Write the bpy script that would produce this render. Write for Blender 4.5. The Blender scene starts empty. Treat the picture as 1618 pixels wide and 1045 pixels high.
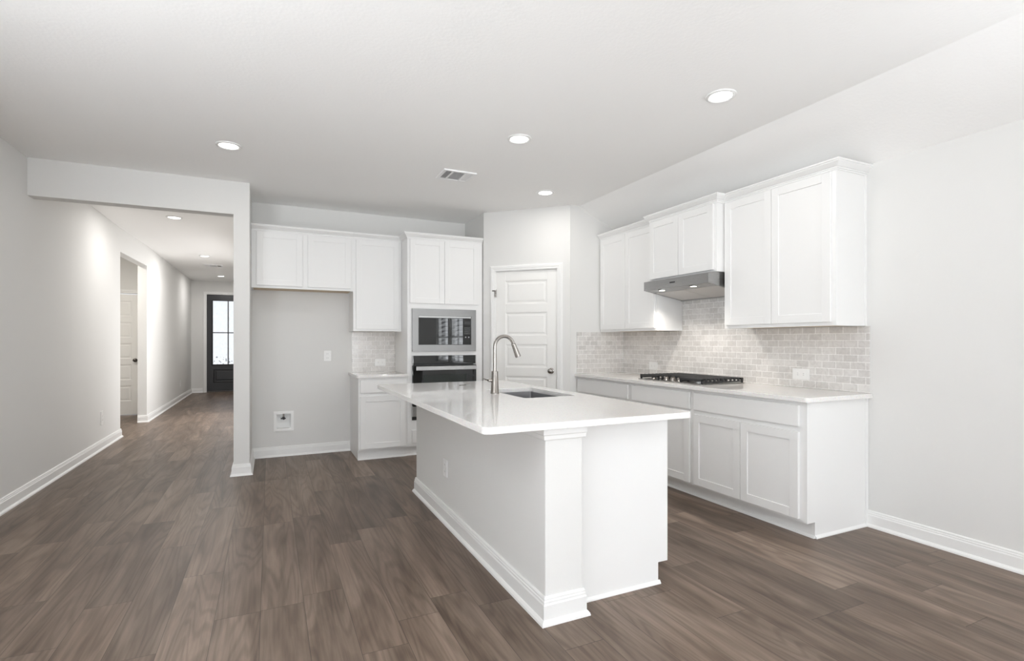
import bpy, bmesh, math, random
from mathutils import Vector, Matrix
random.seed(7)
R = math.radians
S = bpy.context.scene
COL = S.collection

# ------------------------------------------------------------------ camera
F_PX, CX, CY, YAW, CAM_H = 813.0, 809.0, 540.0, 25.2, 1.28
cd = bpy.data.cameras.new('camera')
cam = bpy.data.objects.new('camera', cd); COL.objects.link(cam)
cam.location = (0, 0, CAM_H)
cam.rotation_euler = (R(90), 0, -R(YAW))
cd.sensor_width = 36.0
cd.lens = F_PX * 36.0 / 1618.0
cd.shift_y = (CY - 522.5) / 1618.0
cd.clip_start = 0.05
S.camera = cam

# ------------------------------------------------------------------ world, exposure, daylight
S.view_settings.view_transform = 'Standard'
S.view_settings.look = 'None'
S.view_settings.gamma = 1.0
S.view_settings.use_curve_mapping = False
S.view_settings.exposure = 0.17
try:
    S.cycles.use_denoising = True
    S.cycles.sample_clamp_indirect = 6.0
    S.cycles.max_bounces = 12
    S.cycles.diffuse_bounces = 8
    S.cycles.caustics_reflective = False
    S.cycles.caustics_refractive = False
except Exception:
    pass

world = bpy.data.worlds.new('sky'); S.world = world
world.use_nodes = True
wn = world.node_tree; wn.nodes.clear()
wo = wn.nodes.new('ShaderNodeOutputWorld'); wb = wn.nodes.new('ShaderNodeBackground')
wc = wn.nodes.new('ShaderNodeTexCoord'); ws = wn.nodes.new('ShaderNodeSeparateXYZ'); wr = wn.nodes.new('ShaderNodeValToRGB')
wn.links.new(wc.outputs['Generated'], ws.inputs[0]); wn.links.new(ws.outputs['Z'], wr.inputs[0])
wr.color_ramp.elements[0].position = 0.0; wr.color_ramp.elements[0].color = (0.95, 0.97, 1.0, 1)
wr.color_ramp.elements[1].position = 0.6; wr.color_ramp.elements[1].color = (0.80, 0.88, 1.0, 1)
wn.links.new(wr.outputs[0], wb.inputs[0]); wb.inputs[1].default_value = 1.0
wn.links.new(wb.outputs[0], wo.inputs[0])

def daylight(name, loc, rot, sx, sy, watts, col=(1, 1, 1)):
    l = bpy.data.lights.new(name, 'AREA'); l.shape = 'RECTANGLE'; l.size = sx; l.size_y = sy
    l.energy = watts; l.color = col
    o = bpy.data.objects.new(name, l); COL.objects.link(o); o.location = loc; o.rotation_euler = rot
    return o
XL_, LWY, LEFT_TILT, SIDE_TILT, SLAT_W = -1.815, -0.1, 70, 60, 40.0
REAR_W, HALL_FILL_W, LEFT_W, SIDE_W = 262.0, 34.0, 232.0, 15.0
daylight('daylight_rear', (0.9, -7.14, 1.28), (R(90), 0, 0), 4.3, 2.3, REAR_W, (0.925, 0.962, 1.0))
for _y in (-0.66, 0.37):
    for _k in range(14):                              # upward strip lamps added behind the side windows' slats to lift the ceiling
        daylight('slat_uplight', (3.765 + 0.13, _y, 0.84 + 0.108 * _k), (R(90 + SIDE_TILT), 0, R(90)), 0.9, 0.20, SLAT_W / 28, (0.925, 0.962, 1.0))
    daylight('daylight_side', (3.765 + 0.24, _y, 1.55), (R(90), 0, R(90)), 0.9, 1.45, SIDE_W, (0.925, 0.962, 1.0))
for _k in range(8):                                   # upward fill lamps added in an unseen left opening to lift the ceiling
    daylight('fill_left', (XL_ - 0.13, LWY, 0.25 + 0.285 * _k), (R(90 + LEFT_TILT), 0, R(-90)), 3.0, 0.24, LEFT_W / 8, (0.925, 0.962, 1.0))
daylight('fill_hall', (-0.17, 9.5, 1.2), (R(90), 0, R(90)), 2.0, 2.2, HALL_FILL_W, (1.0, 0.985, 0.97))  # fill lamp added behind the partition to even out the hall wall
CAN_W, HALL_CAN_W, HOOD_W = 4.3, 12.5, 1.05

# ------------------------------------------------------------------ materials
def mat(name, col, rough=0.5, metal=0.0, spec=None, **kw):
    m = bpy.data.materials.new(name); m.use_nodes = True
    b = m.node_tree.nodes['Principled BSDF']
    b.inputs['Base Color'].default_value = (*col, 1)
    b.inputs['Roughness'].default_value = rough
    b.inputs['Metallic'].default_value = metal
    if spec is not None: b.inputs['Specular IOR Level'].default_value = spec
    for k, v in kw.items(): b.inputs[k.replace('_', ' ')].default_value = v
    return m
def nodes(m): return m.node_tree.nodes, m.node_tree.links, m.node_tree.nodes['Principled BSDF']
def bump_noise(m, scale, strength, dist=0.002, detail=3):
    N, L, b = nodes(m)
    tc = N.new('ShaderNodeTexCoord'); n = N.new('ShaderNodeTexNoise'); bp = N.new('ShaderNodeBump')
    n.inputs['Scale'].default_value = scale; n.inputs['Detail'].default_value = detail
    L.new(tc.outputs['Object'], n.inputs['Vector']); L.new(n.outputs['Fac'], bp.inputs['Height'])
    bp.inputs['Strength'].default_value = strength; bp.inputs['Distance'].default_value = dist
    L.new(bp.outputs[0], b.inputs['Normal'])
    return n
def colour_noise(m, scale, c0, c1, p0=0.35, p1=0.65, detail=3, stretch=None):
    N, L, b = nodes(m)
    tc = N.new('ShaderNodeTexCoord'); n = N.new('ShaderNodeTexNoise'); r = N.new('ShaderNodeValToRGB')
    n.inputs['Scale'].default_value = scale; n.inputs['Detail'].default_value = detail
    if stretch:
        mp = N.new('ShaderNodeMapping'); mp.inputs['Scale'].default_value = stretch
        L.new(tc.outputs['Object'], mp.inputs[0]); L.new(mp.outputs[0], n.inputs['Vector'])
    else:
        L.new(tc.outputs['Object'], n.inputs['Vector'])
    r.color_ramp.elements[0].position = p0; r.color_ramp.elements[0].color = (*c0, 1)
    r.color_ramp.elements[1].position = p1; r.color_ramp.elements[1].color = (*c1, 1)
    L.new(n.outputs['Fac'], r.inputs[0]); L.new(r.outputs[0], b.inputs['Base Color'])
    return r

WALL = mat('wall_paint', (0.715, 0.712, 0.698), 0.85, spec=0.25); bump_noise(WALL, 120, 0.12)
CEIL = mat('ceiling_paint', (0.92, 0.917, 0.908), 0.9, spec=0.2); bump_noise(CEIL, 55, 0.35, 0.003)
TRIM = mat('trim_paint', (0.81, 0.81, 0.80), 0.38)
CAB = mat('cabinet_paint', (0.80, 0.80, 0.793), 0.36, spec=0.4); bump_noise(CAB, 300, 0.02)
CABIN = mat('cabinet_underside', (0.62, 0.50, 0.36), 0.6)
DOORP = mat('door_paint', (0.82, 0.815, 0.795), 0.42); bump_noise(DOORP, 240, 0.03)
BLACKP = mat('black_door_paint', (0.012, 0.012, 0.014), 0.35); bump_noise(BLACKP, 150, 0.04)
PLATE = mat('plate_plastic', (0.83, 0.83, 0.82), 0.3)
SLOT = mat('slot_dark', (0.08, 0.08, 0.08), 0.6)
STEEL = mat('brushed_steel', (0.38, 0.377, 0.372), 0.28, 1.0)
N_, L_, b_ = nodes(STEEL)
_tc = N_.new('ShaderNodeTexCoord'); _mp = N_.new('ShaderNodeMapping'); _mp.inputs['Scale'].default_value = (2, 2, 260)
_n = N_.new('ShaderNodeTexNoise'); _n.inputs['Scale'].default_value = 3; _r = N_.new('ShaderNodeMapRange')
_r.inputs['To Min'].default_value = 0.22; _r.inputs['To Max'].default_value = 0.36
L_.new(_tc.outputs['Object'], _mp.inputs[0]); L_.new(_mp.outputs[0], _n.inputs['Vector']); L_.new(_n.outputs['Fac'], _r.inputs[0]); L_.new(_r.outputs[0], b_.inputs['Roughness'])
NICKEL = mat('brushed_nickel', (0.30, 0.28, 0.26), 0.24, 1.0); bump_noise(NICKEL, 400, 0.01)
STEELM = mat('satin_steel', (0.24, 0.238, 0.235), 0.3, 1.0)
SINKM = mat('sink_steel', (0.50, 0.50, 0.51), 0.3, 1.0); bump_noise(SINKM, 300, 0.02)
BLACKG = mat('black_glass', (0.005, 0.006, 0.006), 0.02, spec=0.65)
OVENW = mat('oven_window_glass', (0.014, 0.020, 0.017), 0.03, spec=0.45)
IRON = mat('cast_iron', (0.022, 0.022, 0.023), 0.5); bump_noise(IRON, 500, 0.1)
FILTER = mat('aluminium_filter_mesh', (0.62, 0.60, 0.58), 0.5, 0.6); bump_noise(FILTER, 260, 0.4)
GLOSSB = mat('black_control_plastic', (0.02, 0.02, 0.02), 0.3)
GREYB = mat('grey_button', (0.35, 0.35, 0.36), 0.4)
VENTM = mat('vent_metal', (0.88, 0.88, 0.88), 0.45)
VENTD = mat('vent_shadow', (0.30, 0.30, 0.30), 0.8)
BLIND = mat('blind_slat', (0.80, 0.80, 0.78), 0.5)
GROUND = mat('concrete_path', (0.36, 0.355, 0.345), 0.9); bump_noise(GROUND, 20, 0.3)
RED = mat('key_metal', (0.16, 0.16, 0.15), 0.35, 0.8)

QUARTZ = mat('white_quartz', (0.83, 0.82, 0.805), 0.055, spec=0.5)
def _quartz():
    N, L, b = nodes(QUARTZ)
    tc = N.new('ShaderNodeTexCoord')
    v = N.new('ShaderNodeTexVoronoi'); v.inputs['Scale'].default_value = 210
    n = N.new('ShaderNodeTexNoise'); n.inputs['Scale'].default_value = 130; n.inputs['Detail'].default_value = 3
    r = N.new('ShaderNodeValToRGB'); r.color_ramp.elements[0].position = 0.30; r.color_ramp.elements[1].position = 0.42
    r.color_ramp.elements[0].color = (0.70, 0.69, 0.675, 1); r.color_ramp.elements[1].color = (0.835, 0.825, 0.81, 1)
    L.new(tc.outputs['Object'], n.inputs['Vector']); L.new(tc.outputs['Object'], v.inputs['Vector'])
    L.new(n.outputs['Fac'], r.inputs[0])
    mx = N.new('ShaderNodeMix'); mx.data_type = 'RGBA'; mx.blend_type = 'MULTIPLY'; mx.inputs[0].default_value = 0.08
    L.new(r.outputs[0], mx.inputs[6]); L.new(v.outputs['Color'], mx.inputs[7]); L.new(mx.outputs[2], b.inputs['Base Color'])
_quartz()

def tile_mat(name, horiz):
    m = mat(name, (0.6, 0.58, 0.56), 0.16, spec=0.5)
    N, L, b = nodes(m)
    tc = N.new('ShaderNodeTexCoord'); sp = N.new('ShaderNodeSeparateXYZ'); cb = N.new('ShaderNodeCombineXYZ')
    L.new(tc.outputs['Object'], sp.inputs[0]); L.new(sp.outputs[horiz], cb.inputs['X']); L.new(sp.outputs['Z'], cb.inputs['Y'])
    br = N.new('ShaderNodeTexBrick'); br.offset = 0.5; br.offset_frequency = 2
    br.inputs['Scale'].default_value = 1.0; br.inputs['Brick Width'].default_value = 0.1045; br.inputs['Row Height'].default_value = 0.0515
    br.inputs['Mortar Size'].default_value = 0.0021; br.inputs['Mortar Smooth'].default_value = 0.15; br.inputs['Bias'].default_value = 0.0
    br.inputs['Color1'].default_value = (0.73, 0.715, 0.695, 1); br.inputs['Color2'].default_value = (0.605, 0.59, 0.57, 1)
    br.inputs['Mortar'].default_value = (0.93, 0.92, 0.905, 1)
    L.new(cb.outputs[0], br.inputs['Vector'])
    n = N.new('ShaderNodeTexNoise'); n.inputs['Scale'].default_value = 22; n.inputs['Detail'].default_value = 6; n.inputs['Distortion'].default_value = 1.6
    L.new(tc.outputs['Object'], n.inputs['Vector'])
    r = N.new('ShaderNodeValToRGB'); r.color_ramp.elements[0].position = 0.38; r.color_ramp.elements[1].position = 0.56
    r.color_ramp.elements[0].color = (0.90, 0.895, 0.895, 1); r.color_ramp.elements[1].color = (1, 1, 1, 1)
    L.new(n.outputs['Fac'], r.inputs[0])
    mx = N.new('ShaderNodeMix'); mx.data_type = 'RGBA'; mx.blend_type = 'MULTIPLY'; mx.inputs[0].default_value = 1.0
    L.new(br.outputs['Color'], mx.inputs[6]); L.new(r.outputs[0], mx.inputs[7]); L.new(mx.outputs[2], b.inputs['Base Color'])
    bp = N.new('ShaderNodeBump'); bp.invert = True; bp.inputs['Strength'].default_value = 0.5; bp.inputs['Distance'].default_value = 0.002
    L.new(br.outputs['Fac'], bp.inputs['Height']); L.new(bp.outputs[0], b.inputs['Normal'])
    return m
TILE_Y = tile_mat('marble_subway_tile_side', 'Y')
TILE_X = tile_mat('marble_subway_tile_back', 'X')

FLOOR = mat('vinyl_plank', (0.12, 0.095, 0.08), 0.38, spec=0.26)
def _floor():
    N, L, b = nodes(FLOOR)
    uv = N.new('ShaderNodeUVMap'); uv.uv_map = 'plank'
    su = N.new('ShaderNodeSeparateXYZ'); L.new(uv.outputs[0], su.inputs[0])
    at = N.new('ShaderNodeAttribute'); at.attribute_name = 'tone'
    tc = N.new('ShaderNodeTexCoord')
    off = N.new('ShaderNodeVectorMath'); off.operation = 'SCALE'; off.inputs['Scale'].default_value = 37.0
    L.new(at.outputs['Color'], off.inputs[0])
    ad = N.new('ShaderNodeVectorMath'); ad.operation = 'ADD'; L.new(tc.outputs['Object'], ad.inputs[0]); L.new(off.outputs[0], ad.inputs[1])
    def stretched(sx, sy, scale, detail, dist):
        mp = N.new('ShaderNodeMapping'); mp.inputs['Scale'].default_value = (sx, sy, 1)
        L.new(ad.outputs[0], mp.inputs[0])
        n = N.new('ShaderNodeTexNoise'); n.inputs['Scale'].default_value = scale; n.inputs['Detail'].default_value = detail; n.inputs['Distortion'].default_value = dist
        L.new(mp.outputs[0], n.inputs['Vector']); return n
    broad = stretched(1.0, 0.16, 6.5, 4, 1.0)
    fine = stretched(1.0, 0.035, 90.0, 4, 0.5)
    # cathedral rings: contour lines of a slow, long noise
    slow = stretched(1.0, 0.085, 5.5, 1.5, 0.35)
    ma = N.new('ShaderNodeMath'); ma.operation = 'MULTIPLY'; ma.inputs[1].default_value = 95.0; L.new(slow.outputs['Fac'], ma.inputs[0])
    si = N.new('ShaderNodeMath'); si.operation = 'SINE'; L.new(ma.outputs[0], si.inputs[0])
    wv = N.new('ShaderNodeMapRange'); wv.inputs['From Min'].default_value = -1.0; wv.inputs['From Max'].default_value = 1.0; L.new(si.outputs[0], wv.inputs[0])
    r1 = N.new('ShaderNodeValToRGB'); e = r1.color_ramp.elements
    e[0].position = 0.25; e[0].position = 0.3; e[0].color = (0.108, 0.076, 0.056, 1); e[1].position = 0.72; e[1].color = (0.240, 0.183, 0.143, 1)
    L.new(broad.outputs['Fac'], r1.inputs[0])
    def mul(a, bsock, fac):
        mx = N.new('ShaderNodeMix'); mx.data_type = 'RGBA'; mx.blend_type = 'MULTIPLY'; mx.inputs[0].default_value = fac
        L.new(a, mx.inputs[6]); L.new(bsock, mx.inputs[7]); return mx.outputs[2]
    rf = N.new('ShaderNodeValToRGB'); rf.color_ramp.elements[0].position = 0.3; rf.color_ramp.elements[1].position = 0.62
    rf.color_ramp.elements[0].color = (0.74, 0.72, 0.70, 1); rf.color_ramp.elements[1].color = (1.03, 1.03, 1.03, 1)
    L.new(fine.outputs['Fac'], rf.inputs[0])
    rw = N.new('ShaderNodeValToRGB'); rw.color_ramp.elements[0].position = 0.0; rw.color_ramp.elements[1].position = 0.55
    rw.color_ramp.elements[0].color = (0.80, 0.785, 0.77, 1); rw.color_ramp.elements[1].color = (1, 1, 1, 1)
    L.new(wv.outputs[0], rw.inputs[0])
    c = mul(r1.outputs[0], rf.outputs[0], 0.8); c = mul(c, rw.outputs[0], 1.0)
    # per plank tone
    st = N.new('ShaderNodeSeparateColor'); L.new(at.outputs['Color'], st.inputs[0])
    rt = N.new('ShaderNodeMapRange'); rt.inputs['To Min'].default_value = 0.80; rt.inputs['To Max'].default_value = 1.22
    L.new(st.outputs[0], rt.inputs[0])
    sc = N.new('ShaderNodeVectorMath'); sc.operation = 'SCALE'; L.new(c, sc.inputs[0]); L.new(rt.outputs[0], sc.inputs['Scale'])
    # seams from the distance to the plank edge, in metres
    def edge(sock, length, w):
        a = N.new('ShaderNodeMath'); a.operation = 'SUBTRACT'; a.inputs[0].default_value = length; L.new(sock, a.inputs[1])
        mn = N.new('ShaderNodeMath'); mn.operation = 'MINIMUM'; L.new(sock, mn.inputs[0]); L.new(a.outputs[0], mn.inputs[1])
        g = N.new('ShaderNodeMapRange'); g.inputs['From Min'].default_value = 0.0004; g.inputs['From Max'].default_value = w; L.new(mn.outputs[0], g.inputs[0]); return g.outputs[0]
    eu = edge(su.outputs['X'], PW, 0.0018); ev = edge(su.outputs['Y'], PL, 0.0022)
    mm = N.new('ShaderNodeMath'); mm.operation = 'MINIMUM'; L.new(eu, mm.inputs[0]); L.new(ev, mm.inputs[1])
    ms = N.new('ShaderNodeMapRange'); ms.inputs['To Min'].default_value = 0.38; L.new(mm.outputs[0], ms.inputs[0])
    s2 = N.new('ShaderNodeVectorMath'); s2.operation = 'SCALE'; L.new(sc.outputs[0], s2.inputs[0]); L.new(ms.outputs[0], s2.inputs['Scale'])
    L.new(s2.outputs[0], b.inputs['Base Color'])
    rr = N.new('ShaderNodeMapRange'); rr.inputs['To Min'].default_value = 0.32; rr.inputs['To Max'].default_value = 0.46; L.new(fine.outputs['Fac'], rr.inputs[0]); L.new(rr.outputs[0], b.inputs['Roughness'])
    bp = N.new('ShaderNodeBump'); bp.inputs['Strength'].default_value = 0.12; bp.inputs['Distance'].default_value = 0.002
    L.new(fine.outputs['Fac'], bp.inputs['Height']); L.new(bp.outputs[0], b.inputs['Normal'])
PW, PL = 0.191, 1.26
_floor()

RAIN = mat('rain_textured_glass', (0.95, 0.97, 0.98), 0.02)
def _rain():
    N, L, b = nodes(RAIN)
    b.inputs['Transmission Weight'].default_value = 1.0; b.inputs['IOR'].default_value = 1.45
    tc = N.new('ShaderNodeTexCoord'); mp = N.new('ShaderNodeMapping'); mp.inputs['Scale'].default_value = (1, 1, 0.6)
    v = N.new('ShaderNodeTexVoronoi'); v.inputs['Scale'].default_value = 15; v.feature = 'SMOOTH_F1'
    bp = N.new('ShaderNodeBump'); bp.inputs['Strength'].default_value = 1.0; bp.inputs['Distance'].default_value = 0.06
    L.new(tc.outputs['Object'], mp.inputs[0]); L.new(mp.outputs[0], v.inputs['Vector']); L.new(v.outputs['Distance'], bp.inputs['Height']); L.new(bp.outputs[0], b.inputs['Normal'])
_rain()
CLEAR = mat('clear_window_glass', (1, 1, 1), 0.0, Transmission_Weight=1.0, IOR=1.01)
def emis(name, col, s):
    m = mat(name, (0.9, 0.9, 0.9), 0.5); b = nodes(m)[2]
    b.inputs['Emission Color'].default_value = (*col, 1); b.inputs['Emission Strength'].default_value = s
    return m
LENS = emis('led_lens', (1.0, 0.985, 0.96), 4.0)
HOODL = emis('hood_lamp_lens', (1.0, 0.92, 0.80), 6.0)

# ------------------------------------------------------------------ mesh helpers
MW = {}                                   # world matrix of each root
def arc(cx, cy, r, a0, a1, n=6):
    return [(cx + r * math.cos(R(a0 + (a1 - a0) * i / n)), cy + r * math.sin(R(a0 + (a1 - a0) * i / n))) for i in range(n + 1)]
def rrect(x0, x1, y0, y1, r, n=5, corners='abcd'):
    p = []
    p += arc(x0 + r, y0 + r, r, 180, 270, n) if 'a' in corners else [(x0, y0)]
    p += arc(x1 - r, y0 + r, r, 270, 360, n) if 'b' in corners else [(x1, y0)]
    p += arc(x1 - r, y1 - r, r, 0, 90, n) if 'c' in corners else [(x1, y1)]
    p += arc(x0 + r, y1 - r, r, 90, 180, n) if 'd' in corners else [(x0, y1)]
    return p
class MB:
    def __init__(s): s.bm = bmesh.new()
    def box(s, x0, x1, y0, y1, z0, z1):
        vs = [s.bm.verts.new((x, y, z)) for x in (x0, x1) for y in (y0, y1) for z in (z0, z1)]
        for f in ((0, 1, 3, 2), (4, 6, 7, 5), (0, 4, 5, 1), (2, 3, 7, 6), (0, 2, 6, 4), (1, 5, 7, 3)):
            s.bm.faces.new([vs[i] for i in f])
        return s
    def rings(s, rings, closed=True, caps=True, loop=False):
        V = [[s.bm.verts.new(p) for p in r] for r in rings]
        n = len(V[0]); m = len(V)
        for i in range(m if loop else m - 1):
            a, b = V[i], V[(i + 1) % m]
            for j in range(n if closed else n - 1):
                k = (j + 1) % n
                s.bm.faces.new((a[j], a[k], b[k], b[j]))
        if caps and not loop:
            s.bm.faces.new(V[0][::-1]); s.bm.faces.new(V[-1])
        return s
    def prism(s, poly, z0, z1, m=lambda x, y, z: (x, y, z)):
        return s.rings([[m(x, y, z0) for x, y in poly], [m(x, y, z1) for x, y in poly]])
    def frustum(s, p0, p1, r0, r1, n=20):
        p0, p1 = Vector(p0), Vector(p1); d = (p1 - p0).normalized()
        u = d.orthogonal().normalized(); w = d.cross(u)
        return s.rings([[p + (u * math.cos(2 * math.pi * i / n) + w * math.sin(2 * math.pi * i / n)) * r for i in range(n)] for p, r in ((p0, r0), (p1, r1))])
    def lathe(s, c, prof, n=28, axis=(0, 0, 1)):
        c = Vector(c); d = Vector(axis).normalized(); u = d.orthogonal().normalized(); w = d.cross(u)
        return s.rings([[c + d * h + (u * math.cos(2 * math.pi * i / n) + w * math.sin(2 * math.pi * i / n)) * max(r, 1e-4) for i in range(n)] for r, h in prof])
    def tube(s, pts, radii, n=18):
        pts = [Vector(p) for p in pts]
        if not isinstance(radii, (list, tuple)): radii = [radii] * len(pts)
        t0 = (pts[1] - pts[0]).normalized(); u = t0.orthogonal().normalized(); rg = []
        for i, p in enumerate(pts):
            t = (pts[min(i + 1, len(pts) - 1)] - pts[max(i - 1, 0)]).normalized()
            u = (u - t * u.dot(t)).normalized(); w = t.cross(u)
            rg.append([p + (u * math.cos(2 * math.pi * k / n) + w * math.sin(2 * math.pi * k / n)) * radii[i] for k in range(n)])
        return s.rings(rg)
    def sweep(s, path, prof, m=lambda x, y, h: (x, y, h), ends=(0, 0)):
        """profile (offset to the right of the path, height) along a 2D path with mitred corners"""
        P = [Vector(p) for p in path]; rg = []
        for i, p in enumerate(P):
            d0 = (P[i] - P[i - 1]).normalized() if i else None
            d1 = (P[i + 1] - P[i]).normalized() if i < len(P) - 1 else None
            nn = lambda d: Vector((d.y, -d.x))
            if d0 is None: b = nn(d1) + d1 * ends[0]
            elif d1 is None: b = nn(d0) + d0 * ends[1]
            else:
                a, c = nn(d0), nn(d1); b = (a + c) / (1 + a.dot(c))
            rg.append([m(*(p + b * o), h) for o, h in prof])
        return s.rings(rg)
    def plate_hole(s, outer, holes, z0, z1):
        for z in (z0, z1):
            es = []
            for lp in [outer] + holes:
                vs = [s.bm.verts.new((x, y, z)) for x, y in lp]
                es += [s.bm.edges.new((vs[i], vs[(i + 1) % len(vs)])) for i in range(len(vs))]
            bmesh.ops.triangle_fill(s.bm, edges=es, use_beauty=True)
        for lp in [outer] + holes:
            s.rings([[(x, y, z0) for x, y in lp], [(x, y, z1) for x, y in lp]], caps=False)
        bmesh.ops.remove_doubles(s.bm, verts=s.bm.verts, dist=1e-5)
        return s
    def build(s, name, material, parent=None, local=False, bevel=0.0, smooth=False, seg=2):
        bmesh.ops.recalc_face_normals(s.bm, faces=s.bm.faces)
        if parent is not None and not local:
            r = parent
            while r.parent: r = r.parent
            s.bm.transform(MW[r.name].inverted())
        me = bpy.data.meshes.new(name); s.bm.to_mesh(me); s.bm.free()
        me.materials.append(material)
        o = bpy.data.objects.new(name, me); COL.objects.link(o)
        if parent is not None: o.parent = parent
        if smooth:
            for p in me.polygons: p.use_smooth = True
            md = o.modifiers.new('edge', 'EDGE_SPLIT'); md.split_angle = R(35)
        if bevel:
            md = o.modifiers.new('bevel', 'BEVEL'); md.width = bevel; md.segments = seg; md.limit_method = 'ANGLE'; md.angle_limit = R(40)
        return o
def B(*a): return MB().box(*a)
def tag(o, label, cat, group=None, kind=None):
    o['label'] = label; o['category'] = cat
    if group: o['group'] = group
    if kind: o['kind'] = kind
    return o
def thing(name, loc, label, cat, rz=0.0, group=None, kind=None):
    o = bpy.data.objects.new(name, None); COL.objects.link(o)
    o.location = loc; o.rotation_euler = (0, 0, rz); o.empty_display_size = 0.1
    MW[o.name] = Matrix.Translation(loc) @ Matrix.Rotation(rz, 4, 'Z')
    return tag(o, label, cat, group, kind)
def struct(name, mb, m, label, cat, bevel=0.0):
    return tag(mb.build(name, m, bevel=bevel), label, cat, kind='structure')
def wall_cells(mb, u0, u1, z0, z1, holes, put):
    us = sorted({u0, u1, *[h[0] for h in holes], *[h[1] for h in holes]}); zs = sorted({z0, z1, *[h[2] for h in holes], *[h[3] for h in holes]})
    for a, b in zip(us, us[1:]):
        for c, d in zip(zs, zs[1:]):
            if not any(h[0] <= (a + b) / 2 <= h[1] and h[2] <= (c + d) / 2 <= h[3] for h in holes): put(mb, a, b, c, d)
    return mb

# ------------------------------------------------------------------ key dimensions
XL, XLH, XR, ZC = -1.815, -1.77, 3.765, 2.805
YB, YP, YE, YR = 6.295, 4.917, 14.97, -7.0
XS, ZS = 3.15, 2.51                                # where the ceiling starts to slope; its height at the right wall
DIAG0 = (2.29, 5.653); DIAG1 = (3.03, 4.913)

# ------------------------------------------------------------------ setting: floor
def make_floor():
    bm = bmesh.new(); uvl = bm.loops.layers.uv.new('plank'); tone = bm.loops.layers.float_color.new('tone')
    known = {-4: 3.093, -3: 3.79, -2: 3.275, -1: 2.715, 1: 2.79, 3: 2.352, 9: 2.05, 13: 1.545, 15: 1.222, 8: 2.09}
    x_first = -0.04
    X0, X1, Y0, Y1 = -3.3, 3.9, -7.1, 15.1
    i0 = math.floor((X0 - x_first) / PW); i1 = math.ceil((X1 - x_first) / PW)
    for i in range(i0, i1):
        a, b = max(X0, x_first + i * PW), min(X1, x_first + (i + 1) * PW)
        st = known.get(i, random.uniform(0, PL)); k0 = math.floor((Y0 - st) / PL)
        y = st + k0 * PL
        while y < Y1:
            c, d = max(Y0, y), min(Y1, y + PL)
            if d > c + 1e-4 and b > a + 1e-4:
                f = bm.faces.new([bm.verts.new(p) for p in ((a, c, 0), (b, c, 0), (b, d, 0), (a, d, 0))])
                t = (random.random(), random.random(), random.random(), 1)
                for lp in f.loops:
                    x_, y_, _ = lp.vert.co
                    lp[uvl].uv = (x_ - (x_first + i * PW), y_ - y); lp[tone] = t
            y += PL
    bmesh.ops.remove_doubles(bm, verts=bm.verts, dist=1e-6)
    mb = MB(); mb.bm.free(); mb.bm = bm
    return mb
tag(make_floor().build('floor', FLOOR), 'dark greyish brown wood plank floor running through kitchen and hallway', 'floor', kind='structure')

# ceiling: flat, then sloping down to the right wall
mb = MB()
prof = [(-3.3, ZC), (XS, ZC), (XR + 0.02, ZS - 0.01), (XR + 0.02, ZC + 0.25), (-3.3, ZC + 0.25)]
mb.prism(prof, YR - 0.1, YE + 0.1, lambda x, y, z: (x, z, y))
struct('ceiling', mb, CEIL, 'white ceiling, flat and then sloping down towards the plain wall', 'ceiling')

# left wall with the hall opening and, beside the viewpoint, an unseen opening added for the fill lamps
LFILL = (LWY - 1.6, LWY + 1.6, 0.10, 2.45)
mb = wall_cells(MB(), YR, 8.477, 0, ZC, [LFILL], lambda m, a, b, c, d: m.box(XL - 0.12, XL, a, b, c, d)); mb.prism([(XL - 0.12, 8.477), (XL, 8.477), (XLH, 9.87), (XLH - 0.12, 9.87)], 2.485, ZC); mb.box(XLH - 0.12, XLH, 9.87, YE, 0, ZC)
struct('wall_left', mb, WALL, 'long pale grey wall running past the hallway opening', 'wall')
# side room beyond the opening
mb = MB(); mb.box(-3.3, -3.2, 7.6, 11.0, 0, ZC); mb.box(-3.3, XL - 0.12, 7.5, 7.6, 0, ZC)
wall_cells(mb, -3.2, XLH - 0.12, 0, ZC, [(-2.82, -2.05, -0.1, 2.115)], lambda m, a, b, c, d: m.box(a, b, 10.9, 11.0, c, d))
struct('wall_side', mb, WALL, 'shaded wall of the side passage around its panelled door', 'wall')
# hall end wall with the entry door
mb = wall_cells(MB(), XLH - 0.12, -0.18, 0, ZC, [(-1.45, -0.48, -0.1, 2.475)], lambda m, a, b, c, d: m.box(a, b, YE, YE + 0.12, c, d))
struct('wall_hall', mb, WALL, 'grey wall at the far end of the hallway around the black door', 'wall')
# partition between hall and kitchen, its end showing as a post
struct('wall_partition', wall_cells(MB(), 5.555, YE, 0, ZC, [(8.45, 10.55, -0.1, 2.35)], lambda m, a, b, c, d: m.box(-0.313, -0.177, a, b, c, d)), WALL, 'pale grey wall end between hallway and refrigerator alcove', 'wall')  # unseen hole added so the hall fill lamp shines through
struct('wall_header', B(XL, -0.313, 5.555, 5.691, 2.492, ZC), WALL, 'dropped wall header across the mouth of the hallway', 'wall')
# kitchen back wall (hole for the water box)
WBX = (0.050, 0.232, 0.292, 0.490)
mb = wall_cells(MB(), -0.177, 2.29, 0, ZC, [WBX], lambda m, a, b, c, d: m.box(a, b, YB, YB + 0.12, c, d))
struct('wall_back', mb, WALL, 'pale grey back wall of the refrigerator alcove and wall cabinets', 'wall')
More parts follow.
